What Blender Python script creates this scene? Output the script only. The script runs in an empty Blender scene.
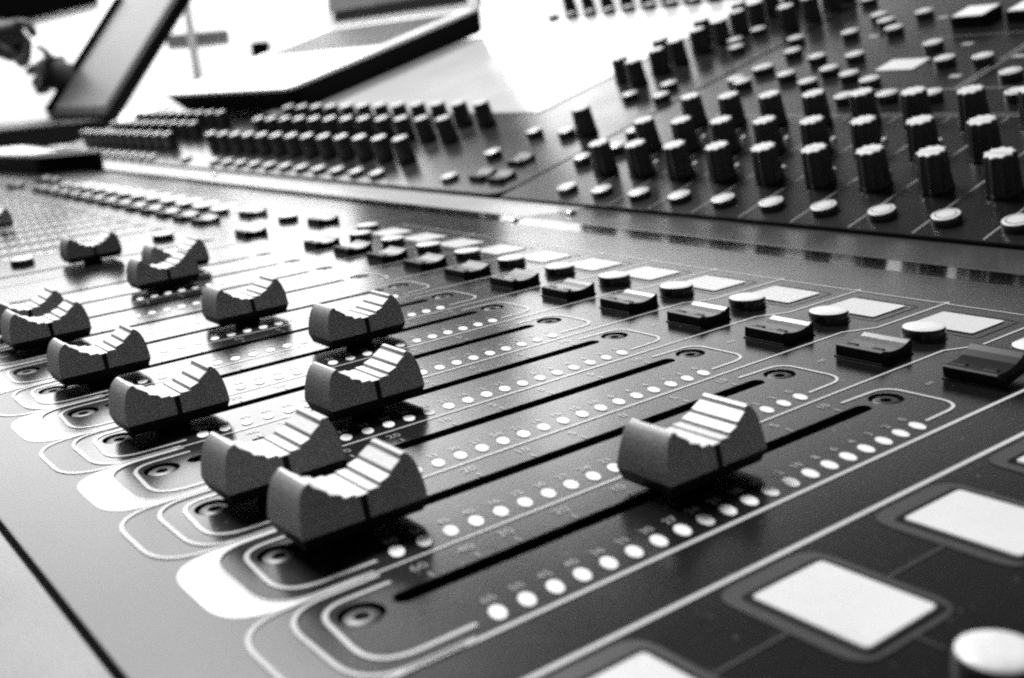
import bpy, bmesh, math, random
from mathutils import Vector, Matrix
from mathutils.geometry import tessellate_polygon
random.seed(7)
MM = 0.001
scn = bpy.context.scene
C = scn.collection
R = math.radians

# ------------------------------------------------------------------ materials
def nodes_of(name):
    m = bpy.data.materials.new(name); m.use_nodes = True
    nt = m.node_tree
    return m, nt, nt.nodes['Principled BSDF']

def grey(v): return (v, v, v, 1)

def mat(name, v, rough=.5, metal=0., spec=.5, speck=0., bump=0., scale=900., coat=0., emit=0., var=.25, roughvar=0., dust=0.):
    """procedural grey surface: base value v with fine speckle, soft mottling and a fine bump"""
    m, nt, b = nodes_of(name)
    N, L = nt.nodes, nt.links
    b.inputs['Roughness'].default_value = rough
    b.inputs['Metallic'].default_value = metal
    b.inputs['Specular IOR Level'].default_value = spec
    b.inputs['Coat Weight'].default_value = coat
    b.inputs['Coat Roughness'].default_value = .08
    tc = N.new('ShaderNodeTexCoord')
    n1 = N.new('ShaderNodeTexNoise'); n1.inputs['Scale'].default_value = scale
    n1.inputs['Detail'].default_value = 4
    n2 = N.new('ShaderNodeTexNoise'); n2.inputs['Scale'].default_value = 22
    n2.inputs['Detail'].default_value = 6
    L.new(tc.outputs['Object'], n1.inputs['Vector']); L.new(tc.outputs['Object'], n2.inputs['Vector'])
    ad = N.new('ShaderNodeMath'); ad.operation = 'MULTIPLY_ADD'
    ad.inputs[1].default_value = speck if speck else .3
    L.new(n1.outputs['Fac'], ad.inputs[0])
    sc = N.new('ShaderNodeMath'); sc.operation = 'MULTIPLY'; sc.inputs[1].default_value = var
    L.new(n2.outputs['Fac'], sc.inputs[0]); L.new(sc.outputs[0], ad.inputs[2])
    ramp = N.new('ShaderNodeMapRange')
    t = (speck if speck else .3) + var
    ramp.inputs['From Min'].default_value = .3 * t; ramp.inputs['From Max'].default_value = .7 * t
    ramp.inputs['To Min'].default_value = v * (1 - .5 * t); ramp.inputs['To Max'].default_value = min(v * (1 + .5 * t), .95)
    L.new(ad.outputs[0], ramp.inputs['Value'])
    src = ramp.outputs[0]
    if dust:
        nd = N.new('ShaderNodeTexNoise'); nd.inputs['Scale'].default_value = 650; nd.inputs['Detail'].default_value = 2
        L.new(tc.outputs['Object'], nd.inputs['Vector'])
        mr = N.new('ShaderNodeMapRange'); mr.inputs['From Min'].default_value = .68; mr.inputs['From Max'].default_value = .76
        mr.inputs['To Min'].default_value = 0; mr.inputs['To Max'].default_value = dust
        L.new(nd.outputs['Fac'], mr.inputs['Value'])
        a2 = N.new('ShaderNodeMath'); a2.operation = 'ADD'
        L.new(src, a2.inputs[0]); L.new(mr.outputs[0], a2.inputs[1]); src = a2.outputs[0]
    cc = N.new('ShaderNodeCombineColor')
    for i in range(3): L.new(src, cc.inputs[i])
    L.new(cc.outputs[0], b.inputs['Base Color'])
    if roughvar:
        rr = N.new('ShaderNodeMapRange')
        rr.inputs['To Min'].default_value = max(rough - roughvar, .02); rr.inputs['To Max'].default_value = rough + roughvar
        rr.inputs['From Min'].default_value = .3; rr.inputs['From Max'].default_value = .7
        L.new(n2.outputs['Fac'], rr.inputs['Value']); L.new(rr.outputs[0], b.inputs['Roughness'])
    if bump:
        bp = N.new('ShaderNodeBump'); bp.inputs['Strength'].default_value = bump; bp.inputs['Distance'].default_value = .0001
        L.new(n1.outputs['Fac'], bp.inputs['Height']); L.new(bp.outputs[0], b.inputs['Normal'])
    if emit:
        b.inputs['Emission Color'].default_value = (1, 1, 1, 1); b.inputs['Emission Strength'].default_value = emit
    return m

M = {}
M['panel'] = mat('console dark paint', .006, .185, speck=.9, bump=.3, scale=1500, roughvar=.03, dust=.12, spec=.6)
M['tilt'] = mat('control panel paint', .006, .24, speck=.9, bump=.3, scale=1500, roughvar=.04, dust=.015, spec=.5)
M['arm'] = mat('armrest grey paint', .16, .24, speck=.5, var=.6, bump=.4, scale=1300, roughvar=.05)
M['print'] = mat('white print', .60, .22, speck=.1, scale=600)
M['print_dim'] = mat('pale grey print', .40, .2, speck=.2, scale=600, spec=.6)
M['print_grey'] = mat('mid grey print', .05, .3, speck=.3, scale=900)
M['dot'] = mat('white meter dot', .85, .45, speck=.1, scale=600)
M['tab'] = mat('white scribble tab', .80, .42, speck=.1, scale=600)
M['tab_dark'] = mat('grey front paint', .035, .3, speck=.5, var=.8, bump=.3, scale=1500)
M['well'] = mat('black slot well', .004, .7, spec=.2)
M['screw'] = mat('blackened screw', .03, .4, metal=.3, speck=.4)
M['steel'] = mat('bright screw', .6, .25, metal=1)
M['cap'] = mat('fader cap plastic', .32, .5, speck=.75, bump=.5, scale=1900, dust=.08, spec=.45)
M['grip'] = mat('fader plastic toplit', .9, .4, speck=.25, bump=.3, scale=1100)  # cap plastic made paler, as if lit from above
M['under'] = mat('fader underside black', .006, .55, spec=.3)
M['index'] = mat('black index line', .004, .5, spec=.2)
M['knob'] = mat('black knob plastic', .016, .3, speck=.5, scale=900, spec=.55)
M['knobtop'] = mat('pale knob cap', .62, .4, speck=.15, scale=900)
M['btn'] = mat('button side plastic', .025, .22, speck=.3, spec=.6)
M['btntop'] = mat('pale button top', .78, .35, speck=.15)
M['push_top'] = mat('satin push button top', .70, .3, metal=.12, speck=.2)
M['ring'] = mat('button ring', .02, .3)
M['rocker_side'] = mat('rocker side black', .004, .45, spec=.2)
M['rocker_top'] = mat('rocker top painted gleam', .13, .29, speck=.3, spec=.6)  # black plastic greyed to stand in for the reflected window
M['rocker_dark'] = mat('rocker top without gleam', .012, .32, speck=.3, spec=.2)  # same plastic without the painted reflection
M['display'] = mat('backlit label window', .6, .35, speck=.06, emit=.12)
M['window_white'] = mat('white label window', .6, .3, speck=.06, emit=.03)
M['bezel'] = mat('black window bezel', .003, .6, spec=.1)
M['strip'] = mat('polished strip', .25, .09, metal=1., speck=.1)
M['lip'] = mat('satin front lip', .05, .26, speck=.3, bump=.15, scale=1300, roughvar=.05)
M['lip_pale'] = mat('front lip painted sheen', .42, .3, speck=.2, bump=.15, scale=1300)  # satin lip made paler, standing in for stronger reflections at this end
M['screen'] = mat('glossy touch screen', .36, .14, speck=.03, emit=.22)  # pale base and own glow stand in for reflected light on dark glass
M['chassis'] = mat('console chassis black', .01, .6)
M['lap_white'] = mat('white laptop shell', .78, .35, speck=.05)
M['lap_shade'] = mat('laptop underside and shade', .004, .8, spec=.1)
M['lap_black'] = mat('black laptop body', .003, .6, spec=.12)
M['lap_screen'] = mat('laptop screen glass', .06, .38, speck=.1, spec=.25)
M['lap_grey'] = mat('grey laptop screen', .16, .4, speck=.1, spec=.3)
M['keys'] = mat('laptop keys', .02, .45)
M['key_grey'] = mat('grey laptop keys', .09, .5, spec=.3)
M['skin'] = mat('skin', .014, .6, speck=.3, scale=500)  # near-black tone stands in for the backlit silhouette
M['table'] = mat('white table top', .75, .4, speck=.05)
M['wall'] = mat('white wall', .82, .8, speck=.04, scale=60, var=.06)
M['rail'] = mat('grey wall rail', .035, .6, speck=.6, scale=200)
M['pole'] = mat('pale pole', .16, .45)
M['black'] = mat('black cloth', .0012, .9, spec=0)
M['slab'] = mat('black case', .003, .6, spec=.1)
M['slab_top'] = mat('pale case lid', .7, .35)

# ------------------------------------------------------------------ mesh helpers (mm in, metres out)
def mesh_obj(name, verts, faces, mats, parent=None, fmat=None, smooth=None, matrix=None, bevel=0, seg=2, angle=30):
    me = bpy.data.meshes.new(name)
    me.from_pydata([Vector(v) * MM for v in verts], [], faces)
    if not isinstance(mats, (list, tuple)): mats = [mats]
    for m in mats: me.materials.append(m)
    if fmat:
        for p, i in zip(me.polygons, fmat): p.material_index = i
    bm = bmesh.new(); bm.from_mesh(me)
    bmesh.ops.recalc_face_normals(bm, faces=bm.faces)
    bm.to_mesh(me); bm.free()
    if smooth is not None:
        for p in me.polygons: p.use_smooth = True
        me.set_sharp_from_angle(angle=R(smooth))
    o = bpy.data.objects.new(name, me); C.objects.link(o)
    if parent: o.parent = parent
    if matrix is not None: o.matrix_local = matrix
    if bevel:
        b = o.modifiers.new('bevel', 'BEVEL'); b.width = bevel * MM; b.segments = seg
        b.limit_method = 'ANGLE'; b.angle_limit = R(angle); b.use_clamp_overlap = True
        b.harden_normals = False
    return o

class MB:
    """collects shapes for ONE mesh"""
    def __init__(s): s.v = []; s.f = []; s.m = []
    def add(s, verts, faces, mi=0):
        n = len(s.v); s.v += [tuple(v) for v in verts]
        for f in faces: s.f.append(tuple(i + n for i in f)); s.m.append(mi)
    def box(s, x0, x1, y0, y1, z0, z1, mi=0):
        s.add([(x0,y0,z0),(x1,y0,z0),(x1,y1,z0),(x0,y1,z0),(x0,y0,z1),(x1,y0,z1),(x1,y1,z1),(x0,y1,z1)],
              [(3,2,1,0),(4,5,6,7),(0,1,5,4),(1,2,6,5),(2,3,7,6),(3,0,4,7)], mi)
    def disc(s, x, y, z, r, n=20, mi=0):
        s.add([(x+r*math.cos(2*math.pi*i/n), y+r*math.sin(2*math.pi*i/n), z) for i in range(n)], [tuple(range(n))], mi)
    def ring(s, x, y, z, r0, r1, n=24, mi=0):
        v = []
        for r in (r0, r1): v += [(x+r*math.cos(2*math.pi*i/n), y+r*math.sin(2*math.pi*i/n), z) for i in range(n)]
        s.add(v, [(i, (i+1) % n, n+(i+1) % n, n+i) for i in range(n)], mi)
    def lathe(s, prof, n=24, mi=None, lobes=0, amp=0., cx=0, cy=0):
        """prof: list of (r, z) bottom to top; closes the top; optional scalloped flutes"""
        k = len(prof); v = []
        for r, z in prof:
            for i in range(n):
                a = 2*math.pi*i/n
                rr = r*(1+amp*math.cos(lobes*a)) if lobes else r
                v.append((cx+rr*math.cos(a), cy+rr*math.sin(a), z))
        base = len(s.v); s.v += v
        for j in range(k-1):
            for i in range(n):
                s.f.append((base+j*n+i, base+j*n+(i+1) % n, base+(j+1)*n+(i+1) % n, base+(j+1)*n+i)); s.m.append(mi[j] if mi else 0)
        s.f.append(tuple(base+(k-1)*n+i for i in range(n))); s.m.append(mi[-1] if mi else 0)
    def stroke(s, pts, w, z, closed=False, mi=0):
        pts = [Vector(p) for p in pts]; n = len(pts); off = []
        for i, p in enumerate(pts):
            a = pts[i-1] if (i > 0 or closed) else None
            b = pts[(i+1) % n] if (i < n-1 or closed) else None
            d1 = (p-a).normalized() if a is not None else (b-p).normalized()
            d2 = (b-p).normalized() if b is not None else d1
            t = (d1+d2)
            t = t.normalized() if t.length > 1e-6 else d1
            nn = Vector((-t.y, t.x)); c = max(nn.dot(Vector((-d1.y, d1.x))), .35)
            off.append(nn*(w/2/c))
        v = [(p.x+o.x, p.y+o.y, z) for p, o in zip(pts, off)] + [(p.x-o.x, p.y-o.y, z) for p, o in zip(pts, off)]
        f = [(i, (i+1) % n, n+(i+1) % n, n+i) for i in range(n if closed else n-1)]
        s.add(v, f, mi)
    def fill(s, outer, holes, z, mi=0):
        loops = [[Vector((x, y, 0)) for x, y in l] for l in [outer]+list(holes)]
        tris = tessellate_polygon(loops)
        flat = [(p.x, p.y, z) for l in loops for p in l]
        s.add(flat, [tuple(t) for t in tris], mi)
    def wall(s, loop, z0, z1, mi=0):
        n = len(loop)
        s.add([(x, y, z0) for x, y in loop]+[(x, y, z1) for x, y in loop], [(i, (i+1) % n, n+(i+1) % n, n+i) for i in range(n)], mi)
    def prism(s, loop, z0, z1, mi=0, mitop=None):
        s.wall(loop, z0, z1, mi); s.fill(loop, [], z1, mi if mitop is None else mitop); s.fill(loop, [], z0, mi)
    def build(s, name, mats, parent=None, **k):
        return mesh_obj(name, s.v, s.f, mats, parent, fmat=s.m, **k)

def fillet(pts, rad, n=6, closed=False):
    """round the corners of a polyline; rad: number or list"""
    pts = [Vector(p) for p in pts]; m = len(pts); out = []
    for i, p in enumerate(pts):
        r = rad[i] if isinstance(rad, (list, tuple)) else rad
        if (not closed and i in (0, m-1)) or r <= 0: out.append((p.x, p.y)); continue
        a = (pts[i-1]-p).normalized(); b = (pts[(i+1) % m]-p).normalized()
        ang = math.acos(max(-1, min(1, a.dot(b)))); d = r/math.tan(ang/2)
        p0, p1 = p+a*d, p+b*d
        for k in range(n+1):
            t = k/n
            q = p0*(1-t)**2 + p*2*t*(1-t) + p1*t*t
            out.append((q.x, q.y))
    return out

def rrect(x0, x1, y0, y1, r, n=5): return fillet([(x0,y0),(x1,y0),(x1,y1),(x0,y1)], r, n, True)
def circle(x, y, r, n=24): return [(x+r*math.cos(2*math.pi*i/n), y+r*math.sin(2*math.pi*i/n)) for i in range(n)]
def stadium(x0, x1, y, h, n=8):
    return [(x1-h+h*math.cos(a), y+h*math.sin(a)) for a in [math.pi*(-.5+i/n) for i in range(n+1)]] + \
           [(x0+h+h*math.cos(a), y+h*math.sin(a)) for a in [math.pi*(.5+i/n) for i in range(n+1)]]

def empty(name, loc=(0,0,0), rz=0):
    o = bpy.data.objects.new(name, None); C.objects.link(o)
    o.location = Vector(loc)*MM; o.rotation_euler.z = rz; o.empty_display_size = .02
    return o
def tag(o, label=None, cat=None, kind=None, group=None):
    if label: o['label'] = label
    if cat: o['category'] = cat
    if kind: o['kind'] = kind
    if group: o['group'] = group
    return o
def put(o, x, y, z, rot=None):
    o.location = Vector((x, y, z))*MM
    if rot: o.rotation_euler = rot
    return o
def clone(o, parent, kids=True):
    c = o.copy(); C.objects.link(c); c.parent = parent
    if kids:
        for ch in o.children: clone(ch, c)
    return c
def text_into(mb, s, x, y, z, size, mi=0, rot=0.):
    """flat lettering as mesh: x,y is the centre"""
    cu = bpy.data.curves.new('lettering', 'FONT'); cu.body = s; cu.size = 1; cu.align_x = 'CENTER'; cu.align_y = 'CENTER'; cu.resolution_u = 2
    o = bpy.data.objects.new('lettering', cu); C.objects.link(o)
    dg = bpy.context.evaluated_depsgraph_get(); dg.update()
    me = o.evaluated_get(dg).to_mesh()
    cs, sn = math.cos(rot), math.sin(rot)
    mb.add([(x+size*(v.co.x*cs-v.co.y*sn), y+size*(v.co.x*sn+v.co.y*cs), z) for v in me.vertices], [tuple(p.vertices) for p in me.polygons], mi)
    bpy.data.objects.remove(o); bpy.data.curves.remove(cu)

# ------------------------------------------------------------------ the console
con = empty('mixing_console', (0, 0, 0))
tag(con, 'large audio mixing console with rows of faders, knobs, buttons and lit labels, filling the picture', 'mixing console')
P = 28.5                      # fader pitch along y; slots run along x
SX0, SX1, SCR = 6., 118.6, 125.
XE = 226.                     # back edge of the flat panel
SEAM = 353.6
ZP = .15                      # print height above paint
bank1 = [P*i for i in range(12)]
bank2 = [450+P*i for i in range(13)]

# --- flat panel, one mesh with real slot and screw openings
pn = MB()
def cell(y0, y1, yc):
    holes = [stadium(SX0-.5, SX1+.5, yc, 1.85), circle(0, yc, 3.7), circle(SCR, yc, 3.7)]
    pn.fill([(-32, y0), (XE, y0), (XE, y1), (-32, y1)], holes, 0)
    pn.wall(holes[0], -6, 0, 1)
    for h in holes[1:]:
        pn.wall(h, -1.3, 0, 1)
    for x in (0, SCR): pn.ring(x, yc, -1.3, 2.0, 3.7, 24, 1)
    pn.fill(holes[0], [], -6, 1)
pn.fill([(-32, -260), (XE, -260), (XE, -18.6), (-32, -18.6)], [], 0)
for y in bank1: cell(y-18.6, y+9.9, y)
pn.fill([(-32, bank1[-1]+9.9), (XE, bank1[-1]+9.9), (XE, SEAM), (-32, SEAM)], [], 0)
pn.wall([(-32, -260), (XE, -260), (XE, SEAM), (-32, SEAM)], -4, 0, 0)
panel = pn.build('fader_panel', [M['panel'], M['well']], con)
pn = MB()
b0 = bank2[0]-18.6
mc = 380.5                    # the lone master fader between the banks
pn.fill([(-32, SEAM+1.1), (XE, SEAM+1.1), (XE, mc-18.6), (-32, mc-18.6)], [], 0)
cell(mc-18.6, mc+9.9, mc)
pn.fill([(-32, mc+9.9), (XE, mc+9.9), (XE, b0), (-32, b0)], [], 0)
for y in bank2: cell(y-18.6, y+9.9, y)
pn.fill([(-32, bank2[-1]+9.9), (XE, bank2[-1]+9.9), (XE, 1278), (-32, 1278)], [], 0)
pn.wall([(-32, SEAM+1.1), (XE, SEAM+1.1), (XE, 1278), (-32, 1278)], -4, 0, 0)
panel2 = pn.build('fader_panel', [M['panel'], M['well']], con)

# --- armrest before the panel, beyond a dark seam
ar = MB()
prof = [(-33.3, -4), (-33.3, -.3), (-33.6, 0), (-110, 0), (-124, -3), (-133, -10), (-137, -22), (-137, -60), (-33.3, -60)]
v = [(x, -260, z) for x, z in prof]+[(x, 1278, z) for x, z in prof]; n = len(prof)
ar.add(v, [(i, (i+1) % n, n+(i+1) % n, n+i) for i in range(n)]+[tuple(range(n)), tuple(range(n, 2*n))])
ar.build('armrest', M['arm'], con, smooth=25)
ch = MB(); ch.box(-33, 700, -262, 1281, -90, -7); ch.build('chassis', M['chassis'], con)

# --- printed graphics, one mesh per panel
def graphics(ys, parent, first=False, first_bank=True):
    g = MB()                   # 0 white, 1 dim, 2 grey front paint, 3 white tab
    midpath = []
    for k, y in enumerate(ys):
        b = y-18.6; t = y+9.9
        even = (k % 2 == 0)
        z = ZP
        tab = fillet([(6, t), (-16.6, t-.6), (-16.6, b+.3), (6, b+.2)], [0, 9.5, 9.5, 0], 8)
        mid = fillet([(8, t-1.2), (-9.6, t-1.4), (-9.6, b+.7), (8, b+.5)], [0, 8.5, 8.5, 0], 8)
        if even:
            g.stroke(tab, .75, z+.1, mi=0); g.stroke(mid, .75, z+.1, mi=0)
        else:
            g.fill(tab+list(reversed(mid)), [], z, 3)
            g.stroke(mid, .5, z+.1, mi=0)
        midpath += list(reversed(mid))
        inner = fillet([(8.2, y+5.6), (-4.7, y+5.6), (-6.2, y-14.8), (10.4, y-14.8)], [0, 5.5, 7, 0], 8)
        g.stroke(inner, .85, z, mi=0)
        topc = fillet([(117, y+5.2), (131, y+4.6), (131.2, y-13.6), (118.4, y-13.8)], [0, 4.5, 5.5, 0], 8)
        g.stroke(topc, .7, z, mi=0)
        # divider that jogs past the switches
        if k == 0 and first:
            g.stroke([(6, b+.1), (161, b+.4), (169.5, b-3.9), (201, b-3.9)], .85, z)
        g.stroke([(6, t), (161, t+.5), (169.5, t-3.8), (199.5, t-3.8), (201, t-2.6)], .6, z)
        g.stroke([(201, t-3.6), (199.2, t-4.6), (199.2, b-2.2), (201, b-3.0)], .5, z)
        wf = rrect(174.6, 193.6, y-18.2, y+1.9, 1.5); g.stroke(wf, .55, z, True, 4)
        # fader scale
        for x, s in () if not first_bank else ((113, '10'), (98, '5'), (83, '0'), (69, '5'), (56, '10'), (43, '20'), (31, '30'), (23, '40'), (14, '60')):
            g.stroke([(x, y+2.2), (x, y+3.9)], .35, z, mi=1)
            text_into(g, s, x, y+6.6, z, 3.2, 1, math.pi/2*0)
        for i in range(4, 45):
            x = 11+2.45*i
        # meter figures
        for i in range(20):
            x = 14.5+5.29*i
            if first_bank: text_into(g, str([60,50,45,40,36,33,30,27,24,21,18,15,12,10,8,6,4,3,2,0][i]), x+1.2, y-10.1, z, 2.6, 1)
        if first_bank: text_into(g, 'on', 138.6, y-.9, z, 2.4, 1); text_into(g, 'sel', 160.5, y-.9, z, 2.4, 1)
    y0, y1 = ys[0]-18.6, (SEAM-.2 if first_bank else 1277)
    g.fill([(-31.8, y1), (-31.8, y0-.2), (-8, y0-.2), (8, y0+.1)]+midpath+[(8, ys[-1]+9.9), (2, y1)], [], .07, 2)
    return g
PR = [M['print'], M['print_dim'], M['tab_dark'], M['tab'], M['print_grey']]
g = graphics(bank1, panel, True)
# section border and the key windows of the near section
g.stroke([(-40+12, -31.2), (XE-24, -30.9)], 1.0, ZP)
keyx = [(6.2, 21.6), (42.2, 57.4), (77.6, 92.8), (109.9, 125.1), (145, 160.2)]
for x0, x1 in keyx:
    o = rrect(x0-3.6, x1+2.7, -58.9, -32.7, 4.6); i_ = rrect(x0-1.3, x1+1.3, -58.0, -35.8, 1.6)
    g.fill(o, [list(reversed(i_))], ZP, 4)
    g.stroke([(x1+2.9, -46.8), (x1+17, -46.8)], .55, ZP, mi=4)
    g.stroke([(x0+7, -59), (x0+7, -63)], .5, ZP, mi=4)
g.build('printed_marking', PR, panel)
g = graphics(bank2, panel2, True, False); g.build('printed_marking', PR, panel2)
bk = MB()
for x0, x1 in keyx: bk.fill(rrect(x0-1.3, x1+1.3, -58.0, -35.8, 1.6), [], .1)
bk.build('window_bezel', M['bezel'], panel)

# --- one proto of each small part, cloned along the console
def level_meter():
    m = MB()
    for i in range(20): m.prism([(14.5+5.29*i+1.35*math.cos(a)+.5*math.sin(a), -14.2+2.1*math.sin(a)) for a in [k*math.pi/10 for k in range(20)]], .02, .14)
    return m.build('level_meter', M['dot'], con, smooth=60)
lm = level_meter()
sc = MB(); sc.lathe([(2.9, -1.3), (2.9, -.55), (2.5, -.3), (1.25, -.3), (1.25, -.9)], 24, mi=[0,0,0,1,1])
screw = sc.build('screw', [M['screw'], M['well']], con, smooth=40)
# rocker switch: straight front lip, dished top rising to the back
def rocker(name, topm):
    m = MB()
    prof = [(0, 0), (0, 2.9), (.5, 3.15), (1.5, 3.0), (3.0, 2.6), (5.2, 2.4), (7.4, 2.5), (9.4, 3.0), (10.7, 3.6), (11.2, 3.75), (11.5, 3.6), (11.6, 0)]
    nn = len(prof); h = 6.4
    m.add([(x, -h, z) for x, z in prof]+[(x, h, z) for x, z in prof],
          [(i, i+1, nn+i+1, nn+i) for i in range(nn-1)]+[tuple(range(nn)), tuple(range(nn, 2*nn))])
    m.m = [1 if 2 <= i < nn-2 else 0 for i in range(nn-1)]+[0, 0]
    m.box(-.3, 11.8, -6.75, 6.75, -.5, .35, 0)
    for yy in (-3.6, 3.6): m.box(1.9, 3.3, yy-1.5, yy+1.5, 2.2, 3.0, 0)
    return m.build(name, [M['rocker_side'], topm], con, bevel=.22, seg=2, angle=40)
rk = rocker('rocker_switch', M['rocker_top'])
rkd = rocker('rocker_switch', M['rocker_dark']); rkd['label'] = 'glossy dark rocker switch nearest the right edge'
rb = MB(); rb.lathe([(5.6, 0), (5.6, .25), (5.2, .3), (5.2, 2.3), (4.95, 2.8), (4.4, 3.0), (2.2, 3.12)], 36, mi=[0,0,0,0,1,1,1])
rbtn = rb.build('round_button', [M['btn'], M['btntop']], con, smooth=40)
wd = MB(); wd.prism(rrect(177, 191.3, -17.2+1.5, .9+.6, .8), .1, .3)
wdsp = wd.build('name_window', M['window_white'], con)

used = set()
def place(proto, x, y, z=0, rot=None):
    if proto.name not in used: used.add(proto.name); o = proto
    else: o = clone(proto, con)
    return put(o, x, y, z, rot)
for y in bank1+bank2:
    place(lm, 0, y); place(screw, 0, y); place(screw, SCR, y)
    first = (y == 0)
    place(rkd if first else rk, 143.5, y-7.6, 0, (0, R(-11), 0) if first else None)
    if y == bank2[0]: continue
    place(rbtn, 168.6, y-7.9); place(wdsp, 0, y)
place(screw, 0, mc); place(screw, SCR, mc)
for x, y in ((176.3, 369), (139.5, 373), (169.7, 440)): place(rk, x, y)
for x, y in ((176.6, 397.8), (48, 410), (115, 411), (182, 323)): place(rbtn, x, y)
for x, y in ((168, 850), (139, 850), (168, 878)): place(rk, x, y)
# near section: lit key windows and the round key at the right edge
for x0, x1 in keyx:
    k = MB(); k.prism(rrect(x0, x1, -56.6, -37.2, .9), .12, .5)
    k.build('key_window', M['display'], con)
rk2 = MB(); rk2.lathe([(5.3, 0), (5.2, 3.6), (4.9, 4.3), (4.2, 4.7), (2.2, 4.85)], 40, mi=[0,0,1,1,1])
big = rk2.build('round_key', [M['btn'], M['btntop']], con, smooth=45)
used.add(big.name)
for i, x in enumerate((47, 83, 118.5)):
    put(big if i == 0 else clone(big, con), x, -71.5, 0)

# --- fader caps
def fader_cap():
    W0, WT = 7.0, 5.35
    def w(z): return W0-(z-4)*(W0-WT)/8.6 if z >= 4 else W0-(4-z)*.9
    arc = lambda x: 8.0+3.9*(x/8.35)**2
    xs = [1.2, 3.55, 5.95, 8.35]
    half = [(0, arc(0)), (xs[0], arc(0))]
    for a, b in zip(xs, xs[1:]):
        half += [(a, arc(a)+.34), (b-.25, arc(b)-.36), (b, arc(b)-.2)]
    half += [(8.5, 12.3), (9.0, 12.6), (9.6, 12.45), (10.25, 11.9), (10.8, 11.05), (11.25, 9.9), (11.6, 8.5), (11.85, 7.0), (11.98, 5.5), (12.0, 4.0)]
    right = half; left = [(-x, z) for x, z in reversed(half[1:])]
    top = left+right
    nt = len(top)
    und = [(11.2, 2.0), (-11.2, 2.0)]
    m = MB()
    v = []
    for s in (-1, 1): v += [(x, s*w(z), z) for x, z in top]
    f = [(i, i+1, nt+i+1, nt+i) for i in range(nt-1)]
    f += [tuple(range(nt)), tuple(range(nt, 2*nt))]
    m.add(v, f)
    lo = [(-12, -W0, 4), (12, -W0, 4), (12, W0, 4), (-12, W0, 4), (-11.2, -6.2, 1.5), (11.2, -6.2, 1.5), (11.2, 6.2, 1.5), (-11.2, 6.2, 1.5)]
    m.add(lo, [(0,1,5,4),(1,2,6,5),(2,3,7,6),(3,0,4,7),(4,5,6,7)], 1)
    body = m.build('fader_cap', [M['cap'], M['under']], con, bevel=.3, seg=2, angle=38, smooth=38)
    # finger grip: pale treads over the dished top, toplight painted into their colour
    gr = MB(); e = .1
    tr = [(-xs[0]+.12, arc(0), xs[0]-.12, arc(0))]
    for a, b in zip(xs, xs[1:]):
        tr += [(a+.12, arc(a)+.32, b-.35, arc(b)-.33)]; tr += [(-(b-.35), arc(b)-.33, -(a+.12), arc(a)+.32)]
    for x0, z0, x1, z1 in tr:
        wa, wb = w(z0)-.12, w(z1)-.12
        gr.add([(x0,-wa,z0+e),(x1,-wb,z1+e),(x1,wb,z1+e),(x0,wa,z0+e),(x0,-wa,z0-.2),(x1,-wb,z1-.2),(x1,wb,z1-.2),(x0,wa,z0-.2)],
               [(0,1,2,3),(0,1,5,4),(1,2,6,5),(2,3,7,6),(3,0,4,7)])
    for s in (-1, 1):
        gr.add([(s*8.55,-5.2,12.42),(s*9.0,-5.2,12.66),(s*9.5,-5.2,12.56),(s*9.5,5.2,12.56),(s*9.0,5.2,12.66),(s*8.55,5.2,12.42)], [(0,1,4,5),(1,2,3,4)])
    gr.build('toplit_grip', M['grip'], body)
    ix = MB()
    zt, zb = arc(0)-.02, 4.02
    for s in (-1, 1):
        a, b = s*(w(zt)+.09), s*(w(zb)+.09); a2, b2 = s*(w(zt)-.5), s*(w(zb)-.5)
        ix.add([(-.6,a,zt),(.6,a,zt),(.6,b,zb),(-.6,b,zb),(-.6,a2,zt),(.6,a2,zt),(.6,b2,zb),(-.6,b2,zb)], [(0,1,2,3),(0,1,5,4),(1,2,6,5),(2,3,7,6),(3,0,4,7)])
    ix.build('index_line', M['index'], body)
    st = MB(); st.box(-3.9, 3.9, -.95, .95, -4, 1.9); st.build('stem', M['under'], body)
    return body
cap = fader_cap()
caps = [(68.3, 0), (13.7, 1), (12.8, 2), (48.7, 3), (12.6, 4), (77.8, 5), (13.2, 6), (68.2, 7), (13.6, 8), (14.4, 9), (71.3, 10), (86.5, 11)]
for i, (x, k) in enumerate(caps):
    put(cap if i == 0 else clone(cap, con), x, P*k, 0)
put(clone(cap, con), 71.5, mc, 0)
for y, x in zip(bank2, (30, 62, 22, 26, 66, 20)):
    if y > 560: put(clone(cap, con), x, y, 0)

# --- back of the flat panel: polished strip, satin lip, tilted control panels
st = MB(); st.box(XE+.6, 239.6, -260, 276, -5, -.1); st.box(XE+.6, 239.6, 279, 1278, -5, -.1); st.build('polished_strip', M['strip'], con)
lp = MB()
def lipbox(y0, y1):
    pr = [(240.2, -6), (240.2, -.12), (241, -.06), (277.5, -1.7), (277.5, -6)]
    nn = len(pr)
    lp.add([(x, y0, z) for x, z in pr]+[(x, y1, z) for x, z in pr], [(i, (i+1) % nn, nn+(i+1) % nn, nn+i) for i in range(nn)]+[tuple(range(nn)), tuple(range(nn, 2*nn))])
lipbox(-260, 276.5)
lp.build('front_lip', M['lip'], con)
lp = MB(); lipbox(278, 1278)
lp.build('front_lip', M['lip_pale'], con)
TH = R(15)
def TP(s, y, h=0):
    return Vector((278+s*math.cos(TH)-h*math.sin(TH), y, s*math.sin(TH)+h*math.cos(TH)))
TROT = (0, -TH, 0)
def tplate(name, loop, m, h0=-2.4, h1=0, parent=None):
    b = MB(); b.prism(loop, h0, h1); o = b.build(name, m, parent or con, bevel=.25, seg=2, angle=60); put(o, *TP(0, 0), TROT); return o
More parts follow.
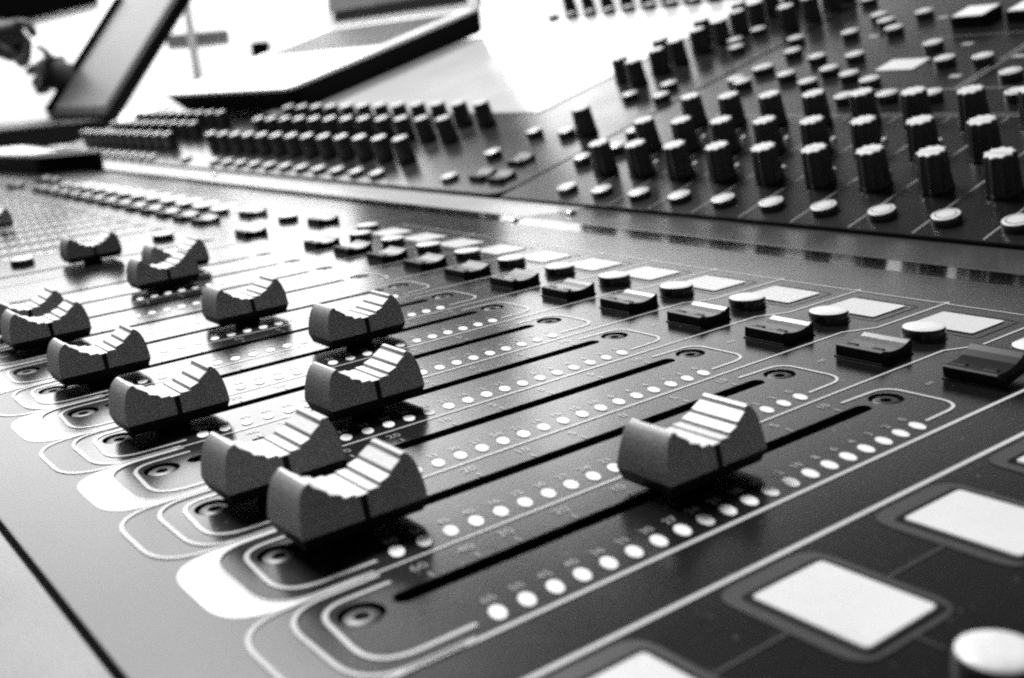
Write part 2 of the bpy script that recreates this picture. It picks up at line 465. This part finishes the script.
cp1 = tplate('control_panel', [(0, -200), (560, -200), (560, 349.6), (0, 349.6)], M['tilt'])
cp2 = tplate('control_panel', fillet([(1.5, 352.6), (560, 352.6), (560, 1278), (1.5, 1278)], [14, 0, 0, 0], 8, True), M['tilt'])
bs = MB(); bs.box(.5, 559, -199, 1277, -60, -3); o = bs.build('panel_base', M['chassis'], con); put(o, *TP(0, 0), TROT)

def tput(o, s, y, h=0, spin=0):
    o.matrix_local = Matrix.Translation(TP(s, y, h)*MM) @ Matrix.Rotation(-TH, 4, 'Y') @ Matrix.Rotation(spin, 4, 'Z')
    return o
# print on the near control panel
tg = MB()
cols = [305.3-27.42*i for i in range(14)]
for yc in cols: tg.stroke([(1, yc-13.7), (112, yc-13.7)], .55, ZP, mi=1)
tg.stroke([(114, -190), (114, 330)], .5, ZP, mi=1); tg.stroke([(117, -190), (117, 330)], .4, ZP, mi=1)
tg.stroke([(149, -190), (149, 235)], .6, ZP, mi=1); tg.stroke([(149, 175.5), (360, 175.5)], .6, ZP, mi=1); tg.stroke([(149, 172.5), (360, 172.5)], .6, ZP, mi=1)
tg.stroke([(232, -190), (232, 245)], .4, ZP, mi=1)
for s, y in ((215, 214), (192, 194), (191, 172), (165, 190), (268, 262), (240, 290)): tg.prism(rrect(s, s+4, y-7, y-1, .5), .02, ZP, 1)
o = tg.build('printed_marking', PR, cp1); o.matrix_local = Matrix.Identity(4)
lw = MB(); lw.prism(rrect(179, 196, 218, 241, 1), .05, .4); o = lw.build('name_window', M['window_white'], cp1); o.matrix_local = Matrix.Identity(4)

# knobs: fluted black body, pale scalloped cap
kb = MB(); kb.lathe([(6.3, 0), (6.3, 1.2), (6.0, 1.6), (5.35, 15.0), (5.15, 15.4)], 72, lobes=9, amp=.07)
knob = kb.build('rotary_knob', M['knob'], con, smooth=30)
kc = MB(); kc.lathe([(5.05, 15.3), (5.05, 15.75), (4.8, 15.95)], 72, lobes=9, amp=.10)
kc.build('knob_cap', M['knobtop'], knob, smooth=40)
used.add(knob.name); kn = [0]
def kput(s, y, spin=0, scale=1):
    o = knob if kn[0] == 0 else clone(knob, con); kn[0] += 1
    tput(o, s, y, 0, spin)
    if scale != 1: o.scale = (scale, scale, scale)
    return o
pb = MB(); pb.lathe([(5.4, 0), (5.4, 2.2), (5.0, 2.9), (3.9, 3.1), (3.85, 2.9), (3.5, 2.9), (3.45, 3.15), (1.5, 3.3)], 32, mi=[0,0,1,1,2,2,1,1])
push = pb.build('push_button', [M['btn'], M['push_top'], M['ring']], con, smooth=35)
used.add(push.name); pk = [0]
def bput(s, y, sc=1, tall=1.45):
    o = push if pk[0] == 0 else clone(push, con); pk[0] += 1
    tput(o, s, y); o.scale = (sc, sc, tall if s > 20 else 1); return o
for r, (s, dy) in enumerate(((38, 0), (69.5, -1.8), (104, -3.4))):
    for i, y in enumerate(cols):
        if i < 11: kput(s, y+dy, random.uniform(-.4, .4))
for i in range(11): bput(12.2, 307-26.75*i)
il = MB(); il.lathe([(1.5, 0), (1.4, .9), (.8, 1.5)], 14)
lampo = il.build('indicator_lamp', M['btntop'], con, smooth=40); ik = 0
for s, off in ((50.5, -27.5), (84.3, -26.5)):
    for i in range(6):
        tput(lampo if ik == 0 else clone(lampo, con), s, (280 if s < 60 else 278)-27.3*i); ik += 1
for s, y in ((46.5, 333.2), (63.1, 322.6), (44.8, 316), (85.3, 331.7), (184.1, 319.9), (169.9, 292.7), (156.2, 266.8), (212.1, 321.7), (198.6, 293.3), (176.4, 267.9),
             (198.3, 266.9), (166.2, 247.2), (156, 227.1), (242.4, 302.5), (274.5, 304.3), (260.6, 289.7), (243.9, 272.8), (134.4, 201.9),
             (132.7, 225.4), (314.2, 340), (159.9, 316.8), (273, 272), (210.8, 226), (184.1, 202.2), (184.3, 181.4), (160.1, 153.2), (134.5, 177.9), (133.6, 135.1),
             (165.3, 326.2), (182.6, 321.7), (238, 340)): bput(s, y)
# square keys with pale tops
sq = MB(); sq.prism(rrect(0, 20, 0, 20, 1.2), 0, 6.2, 0); sq.prism(rrect(.8, 19.2, .8, 19.2, .8), 6.2, 6.5, 1)
sqo = sq.build('square_key', [M['rocker_side'], M['btntop']], con)
for i, (s, y) in enumerate(((246, 218), (249, 187), (252, 156))): tput(sqo if i == 0 else clone(sqo, con), s, y)
# far control panel: knob cluster, single knob, keys and buttons beside the seam
kput(88, 376.4)
for s, y in ((181, 440.5), (173, 419), (218.3, 438.5), (194.2, 418.3), (211.7, 418), (258, 436.6), (233.7, 418), (251, 414), (294.2, 433.3), (271.3, 415.2), (289.4, 414.8),
             (270.6, 371.7), (288, 366), (309, 366), (308, 416), (327, 414), (330, 436), (330, 370)): kput(s, y, random.uniform(-.4, .4))
for s, y in ((82.2, 419.6), (82.9, 389), (48.6, 419.6), (14.6, 419.7), (143.7, 396), (140.5, 364.8), (161, 377.9), (227.6, 380.7), (244.2, 396.1), (265.1, 393.7)): bput(s, y)
for i, (s, y) in enumerate(((38, 386), (15, 394), (14, 374))):
    o = clone(rk, con); tput(o, s, y)
for i in range(8):
    y = 742.9-27.1*i; bput(371.5, y); kput(395, y)
# far bank of knob rows on the same panel
for s, ys, hh in ((37.5, 504, 13), (73, 503, 12), (101, 496.5, 12)):
    for j in range(hh): kput(s, ys+27.35*j, random.uniform(-.4, .4))
for j in range(11): bput(11.8, 501.3+27.6*j)
bput(12.4, 847)
# the farthest knob rows are a few pixels each: the last hundred-odd knobs stay one part
fk = MB()
for s, y0, y1 in ((34, 936, 1222), (62, 936, 1200), (90, 930, 1200)):
    y = y0
    while y < y1:
        fk.lathe([(6.5, 0), (5.4, 15.2)], 14, mi=[0, 0], cx=s, cy=y); fk.lathe([(5.0, 15.3), (4.8, 15.9)], 14, mi=[1, 1], cx=s, cy=y); y += 27.3
o = fk.build('knob_rows', [M['knob'], M['knobtop']], con); tput(o, 0, 0); tag(o, kind='stuff')
for j in range(9): bput(10.2, 930+27.6*j)
# touch screen in the far panel
ts = MB(); ts.prism(rrect(122, 362, 465, 905, 3), .1, .6); o = ts.build('touch_screen', M['screen'], con); tput(o, 0, 0)
# button head screws in the satin lip
sl = MB(); sl.lathe([(2.6, 0), (2.5, .8), (1.8, 1.5), (1.0, 1.7), (1.0, .7)], 20, mi=[0,0,0,1,1])
so = sl.build('lip_screw', [M['steel'], M['well']], con, smooth=50)
for i, (x, y, z) in enumerate(((257, 265, -.5), (257, 700, -.5), (231, 274.5, -.6))): put(so if i == 0 else clone(so, con), x, y, z)

# ------------------------------------------------------------------ things on and behind the console
# white laptop standing on the far control panel
def tlocal(e, s, y, h, rz=0):
    e.matrix_world = Matrix.Translation(TP(s, y, h)*MM) @ Matrix.Rotation(-TH, 4, 'Y') @ Matrix.Rotation(rz, 4, 'Z')
lap = empty('laptop'); tlocal(lap, 115, 814, 3)
tag(lap, 'open white laptop with underside and shaded gap in one black block, standing on the console', 'laptop')
b = MB(); W, D = 327, 231
b.prism(rrect(0, D, 0, W, 12, 6), 22, 25)
bo = b.build('base', M['lap_white'], lap, bevel=.9, seg=3, angle=40)
b = MB()
lo_, hi_ = rrect(9, D-4, 4, W-22, 10, 6), rrect(.4, D-.4, .4, W-.4, 12, 6)
nn = len(lo_); b.add([(x, y, .8) for x, y in lo_]+[(x, y, 21.9) for x, y in hi_], [(i, (i+1) % nn, nn+(i+1) % nn, nn+i) for i in range(nn)]+[tuple(range(nn)), tuple(range(nn, 2*nn))])
b.build('underside', M['lap_shade'], lap)  # black solid also fills the shaded gap under the base
b = MB()
for r in range(6):
    for q in range(14): b.box(118+r*16, 118+r*16+13.5, 22+q*20.3, 22+q*20.3+17.5, 24.6, 25.6)
b.build('keyboard', M['key_grey'], lap)
b = MB(); b.box(0, 5, 0, W, 0, 215); ld = b.build('lid', M['lap_white'], lap, bevel=1.5, seg=3)
ld.matrix_local = Matrix.Translation(Vector((D-6, 0, 26))*MM) @ Matrix.Rotation(R(20), 4, 'Y')
b = MB(); b.box(-.6, .2, 8, W-8, 18, 207); sn = b.build('screen', M['lap_grey'], ld)
b = MB(); b.box(-.9, .2, 20, W-20, 5, 17); b.build('hinge_strip', M['lap_black'], ld)

# black laptop on the side table
tb = MB(); tb.box(-250, 1000, 1286, 2700, -30, 0)
tbo = tb.build('side_table', M['table'], bevel=2); tag(tbo, 'white side table at the far end of the console under the black laptop', 'table')
bl = empty('laptop', (150, 1435, 0)); tag(bl, 'open black laptop with its screen leaning back at the far left', 'laptop')
b = MB(); b.prism(rrect(0, 262, 0, 312, 8, 5), 1, 27); b.build('base', M['lap_black'], bl, bevel=2, seg=2)
b = MB()
for r in range(6):
    for q in range(13): b.box(92+r*18, 92+r*18+15, 22+q*20.5, 22+q*20.5+17, 26.5, 28.5)
b.build('keyboard', M['keys'], bl)
b = MB(); b.box(12, 40, 90, 190, 26.6, 27.3); b.build('palm_rest', M['table'], bl)
LA = math.atan2(138, 120)
b = MB(); b.box(0, 236, 0, 312, -18, 0); ld = b.build('lid', M['lap_black'], bl, bevel=2, seg=2)
ld.matrix_local = Matrix.Translation(Vector((250, 0, 33))*MM) @ Matrix.Rotation(-LA, 4, 'Y')
b = MB(); b.box(14, 226, 24, 284, -.2, .6); b.build('screen', M['lap_screen'], ld)
b = MB(); b.box(6, 222, 290, 311, -.2, 7); b.build('screen_rim', M['black'], ld)

# black slab on the left end of the console
sb = empty('flat_case', (178, 925, 0)); tag(sb, 'flat black case with a pale top lying on the far left of the console', 'case')
sb.rotation_euler.z = R(0)
b = MB(); b.prism(fillet([(0, 160), (16, 40), (66, 0), (66, 300), (0, 300)], [20, 30, 8, 8, 8], 6, True), .5, 15)
b.build('case_body', M['slab'], sb, bevel=2.5, seg=3)
b = MB(); b.prism(fillet([(8, 165), (24, 90), (50, 100), (58, 290), (8, 290)], 6, 5, True), 15, 15.8)
b.build('case_lid', M['slab_top'], sb)

# hands over the black laptop: skinned chains, one surface each
def skinned(name, chains, radii, m, parent=None):
    """chains: list of point lists; the first point of later chains joins the nearest existing vertex"""
    v, e, r = [], [], []
    for ci, (pts, rs) in enumerate(zip(chains, radii)):
        prev = None
        for pi, (p, rr) in enumerate(zip(pts, rs)):
            if pi == 0 and ci > 0:
                prev = min(range(len(v)), key=lambda k: (Vector(v[k])-Vector(p)).length); continue
            v.append(p); r.append(rr)
            if prev is not None: e.append((prev, len(v)-1))
            prev = len(v)-1
    me = bpy.data.meshes.new(name); me.from_pydata([Vector(p)*MM for p in v], e, [])
    me.materials.append(m)
    o = bpy.data.objects.new(name, me); C.objects.link(o)
    sk = o.modifiers.new('skin', 'SKIN'); sk.use_smooth_shade = True
    for i, rr in enumerate(r):
        me.skin_vertices[0].data[i].radius = (rr*MM, rr*MM*.85)
    me.skin_vertices[0].data[0].use_root = True
    s = o.modifiers.new('sub', 'SUBSURF'); s.levels = 2; s.render_levels = 2
    if parent: o.parent = parent
    return o
SXv = Vector((.80, -.59, -.09)); UPv = Vector((.222, .156, .962)); FWv = Vector((.555, .791, -.257))
def hp(o, a, b, c=0): return tuple(Vector(o)+SXv*a+UPv*b+FWv*c)
h0 = (262, 1337, 137)
chains = [[hp(h0, -150, 22), hp(h0, -90, 14), hp(h0, -40, 6), hp(h0, -12, 3), hp(h0, 10, 2)],
          [hp(h0, 10, 2), hp(h0, 22, 18), hp(h0, 34, 20), hp(h0, 42, 8), hp(h0, 44, 2)],
          [hp(h0, 10, 2), hp(h0, 24, 2, 8), hp(h0, 24, -14, 10), hp(h0, 12, -20, 8)],
          [hp(h0, 10, 2), hp(h0, 22, -4, 24), hp(h0, 20, -18, 26), hp(h0, 8, -22, 24)],
          [hp(h0, 10, 2), hp(h0, 16, -6, 40), hp(h0, 14, -18, 40), hp(h0, 4, -20, 38)],
          [hp(h0, -12, 3), hp(h0, 4, -14, -12), hp(h0, 16, -20, -8), hp(h0, 22, -22, 2)]]
radii = [[32, 28, 26, 27, 22], [0, 8.5, 7.5, 6.5, 5], [0, 11, 10.5, 9], [0, 10.5, 10, 9], [0, 10, 9, 8], [0, 11, 10, 8]]
hd = skinned('person_hand', chains, radii, M['skin'])
tag(hd, 'dark hand with one bent finger at the left edge above the black laptop', 'hand')
h1 = (424, 1750, 104)
chains = [[hp(h1, 70, -30, 60), hp(h1, 38, -18, 30), hp(h1, 12, -8), hp(h1, -8, -2)],
          [hp(h1, -8, -2), hp(h1, -4, 18), hp(h1, -14, 30), hp(h1, -26, 35)],
          [hp(h1, -8, -2), hp(h1, -24, 2, 6), hp(h1, -36, -2, 6), hp(h1, -44, -8, 6)],
          [hp(h1, -8, -2), hp(h1, -22, -10, 20), hp(h1, -32, -18, 20), hp(h1, -36, -28, 18)],
          [hp(h1, -8, -2), hp(h1, -18, -14, 34), hp(h1, -26, -24, 34), hp(h1, -28, -34, 32)],
          [hp(h1, 12, -8), hp(h1, -4, -24, -8), hp(h1, -16, -34, -6), hp(h1, -22, -42, -4)]]
radii = [[34, 32, 30, 26], [0, 8, 5.5, 4], [0, 12, 10, 7], [0, 12, 11, 8], [0, 12, 10, 8], [0, 13, 11, 8]]
hd2 = skinned('person_hand', chains, radii, M['skin'])
tag(hd2, 'dark blurred hand with a thin raised finger touching the black laptop screen edge', 'hand')

# ------------------------------------------------------------------ room behind
fwd = Vector((.5742, .8187, 0)); rgt = Vector((.8187, -.5742, 0))
def wallpos(a, d, z): v = Vector((-63.8, -135.8, 0))+fwd*d+rgt*a; v.z = z; return v
def wbox(name, a0, a1, z0, z1, d0, d1, m):
    b = MB(); b.box(a0, a1, d0, d1, z0, z1); o = b.build(name, m, None)
    o.matrix_world = Matrix(((rgt.x, fwd.x, 0, -63.8*MM), (rgt.y, fwd.y, 0, -135.8*MM), (0, 0, 1, 0), (0, 0, 0, 1)))
    return o
wl = wbox('wall', -4500, 3500, -900, 1300, 3120, 3220, M['wall']); tag(wl, 'plain white wall behind the laptops', 'wall', kind='structure')
fl = MB(); fl.box(-5000, 6000, -4000, 6000, -920, -900); flo = fl.build('floor', M['table']); tag(flo, kind='structure')
rl = wbox('wall_rail', -849, -683, 147, 179, 3112, 3119.5, M['rail']); tag(rl, 'short dark grey rail on the white wall behind the pale pole', 'rail')
bx = wbox('wall_socket', -622, -578, 100, 140, 3085, 3119.5, M['black']); tag(bx, 'small black box on the white wall above the white laptop', 'socket')
b = MB(); b.v = []; pr = [(-1480, 213), (-1012, 276), (-1012, 345), (-1480, 345)]
b.add([(x, 3100, z) for x, z in pr]+[(x, 3118, z) for x, z in pr], [(0,1,2,3),(4,5,6,7),(0,1,5,4),(1,2,6,5),(2,3,7,6),(3,0,4,7)])
ct = b.build('wall_cloth', M['black']); ct.matrix_world = wl.matrix_world.copy() if False else Matrix(((rgt.x, fwd.x, 0, -63.8*MM), (rgt.y, fwd.y, 0, -135.8*MM), (0, 0, 1, 0), (0, 0, 0, 1)))
tag(ct, 'black cloth with a slanting lower edge on the wall at the top left', 'cloth')
pl = MB(); pl.lathe([(12, -900), (10, 900)], 16); plo = pl.build('pole', M['pole']); tag(plo, 'thin pale pole standing in front of the white wall', 'pole')
plo.location = wallpos(-768, 3060, 0)*MM

# ------------------------------------------------------------------ light
w = bpy.data.worlds.new('World'); scn.world = w; w.use_nodes = True
bg = w.node_tree.nodes['Background']; bg.inputs['Color'].default_value = (1, 1, 1, 1); bg.inputs['Strength'].default_value = .09
def area(name, az, el, dist, sx, sy, radiance, target=(80, 150, 0)):
    l = bpy.data.lights.new(name, 'AREA'); l.shape = 'RECTANGLE'; l.size = sx; l.size_y = sy
    l.energy = radiance*math.pi*sx*sy
    o = bpy.data.objects.new(name, l); C.objects.link(o)
    t = Vector(target)*MM
    d = Vector((math.cos(R(az))*math.cos(R(el)), math.sin(R(az))*math.cos(R(el)), math.sin(R(el))))
    o.location = t+d*dist; o.rotation_euler = (-d).to_track_quat('-Z', 'Y').to_euler()
    return o
area('key_lamp', 80, 51, 2.2, .8, .4, 80)
wn = area('window_lamp', 79, 20, 2.6, 2.7, 1.0, 2.2)
wn.rotation_euler = (wn.rotation_euler.to_matrix() @ Matrix.Rotation(R(12), 3, 'Z')).to_euler()
wlamp = area('wall_wash_fill', 57, 30, 1.0, .5, .5, 10)
# added lamp, out of view, that washes the back wall
wlamp.location = wallpos(-600, 2400, 900)*MM
wlamp.rotation_euler = (wallpos(-540, 3120, 500)*MM-wlamp.location).to_track_quat('-Z', 'Y').to_euler()
wlamp.data.size = 2.6; wlamp.data.size_y = .4; wlamp.data.energy = 44

# ------------------------------------------------------------------ camera
cd = bpy.data.cameras.new('camera'); cam = bpy.data.objects.new('camera', cd); C.objects.link(cam)
rows = [Vector((0.80153106, -0.59118238, -0.08972928)), Vector((-0.22287475, -0.15612402, -0.96226407)), Vector((0.55486467, 0.79128293, -0.25689788))]
x, y, z = rows[0], -rows[1], -rows[2]
mw = Matrix(((x.x, y.x, z.x, -63.828*MM), (x.y, y.y, z.y, -135.766*MM), (x.z, y.z, z.z, 78.726*MM), (0, 0, 0, 1)))
cam.matrix_world = mw
cd.sensor_width = 36; cd.lens = 1113.0/1024*36; cd.clip_start = .005; cd.clip_end = 50
cd.dof.use_dof = True; cd.dof.focus_distance = .275; cd.dof.aperture_fstop = 16; cd.dof.aperture_blades = 7
scn.camera = cam
scn.view_settings.view_transform = 'Standard'; scn.view_settings.look = 'None'
scn.view_settings.exposure = 0; scn.view_settings.gamma = 1
scn.cycles.use_denoising = False; scn.cycles.use_adaptive_sampling = False; scn.cycles.pixel_filter_type = 'BLACKMAN_HARRIS'; scn.cycles.filter_width = 2.2
scn.cycles.caustics_reflective = False; scn.cycles.caustics_refractive = False
scn.cycles.sample_clamp_indirect = 8.0; scn.cycles.blur_glossy = 1.0
scn.cycles.diffuse_bounces = 2; scn.cycles.glossy_bounces = 3; scn.cycles.max_bounces = 4
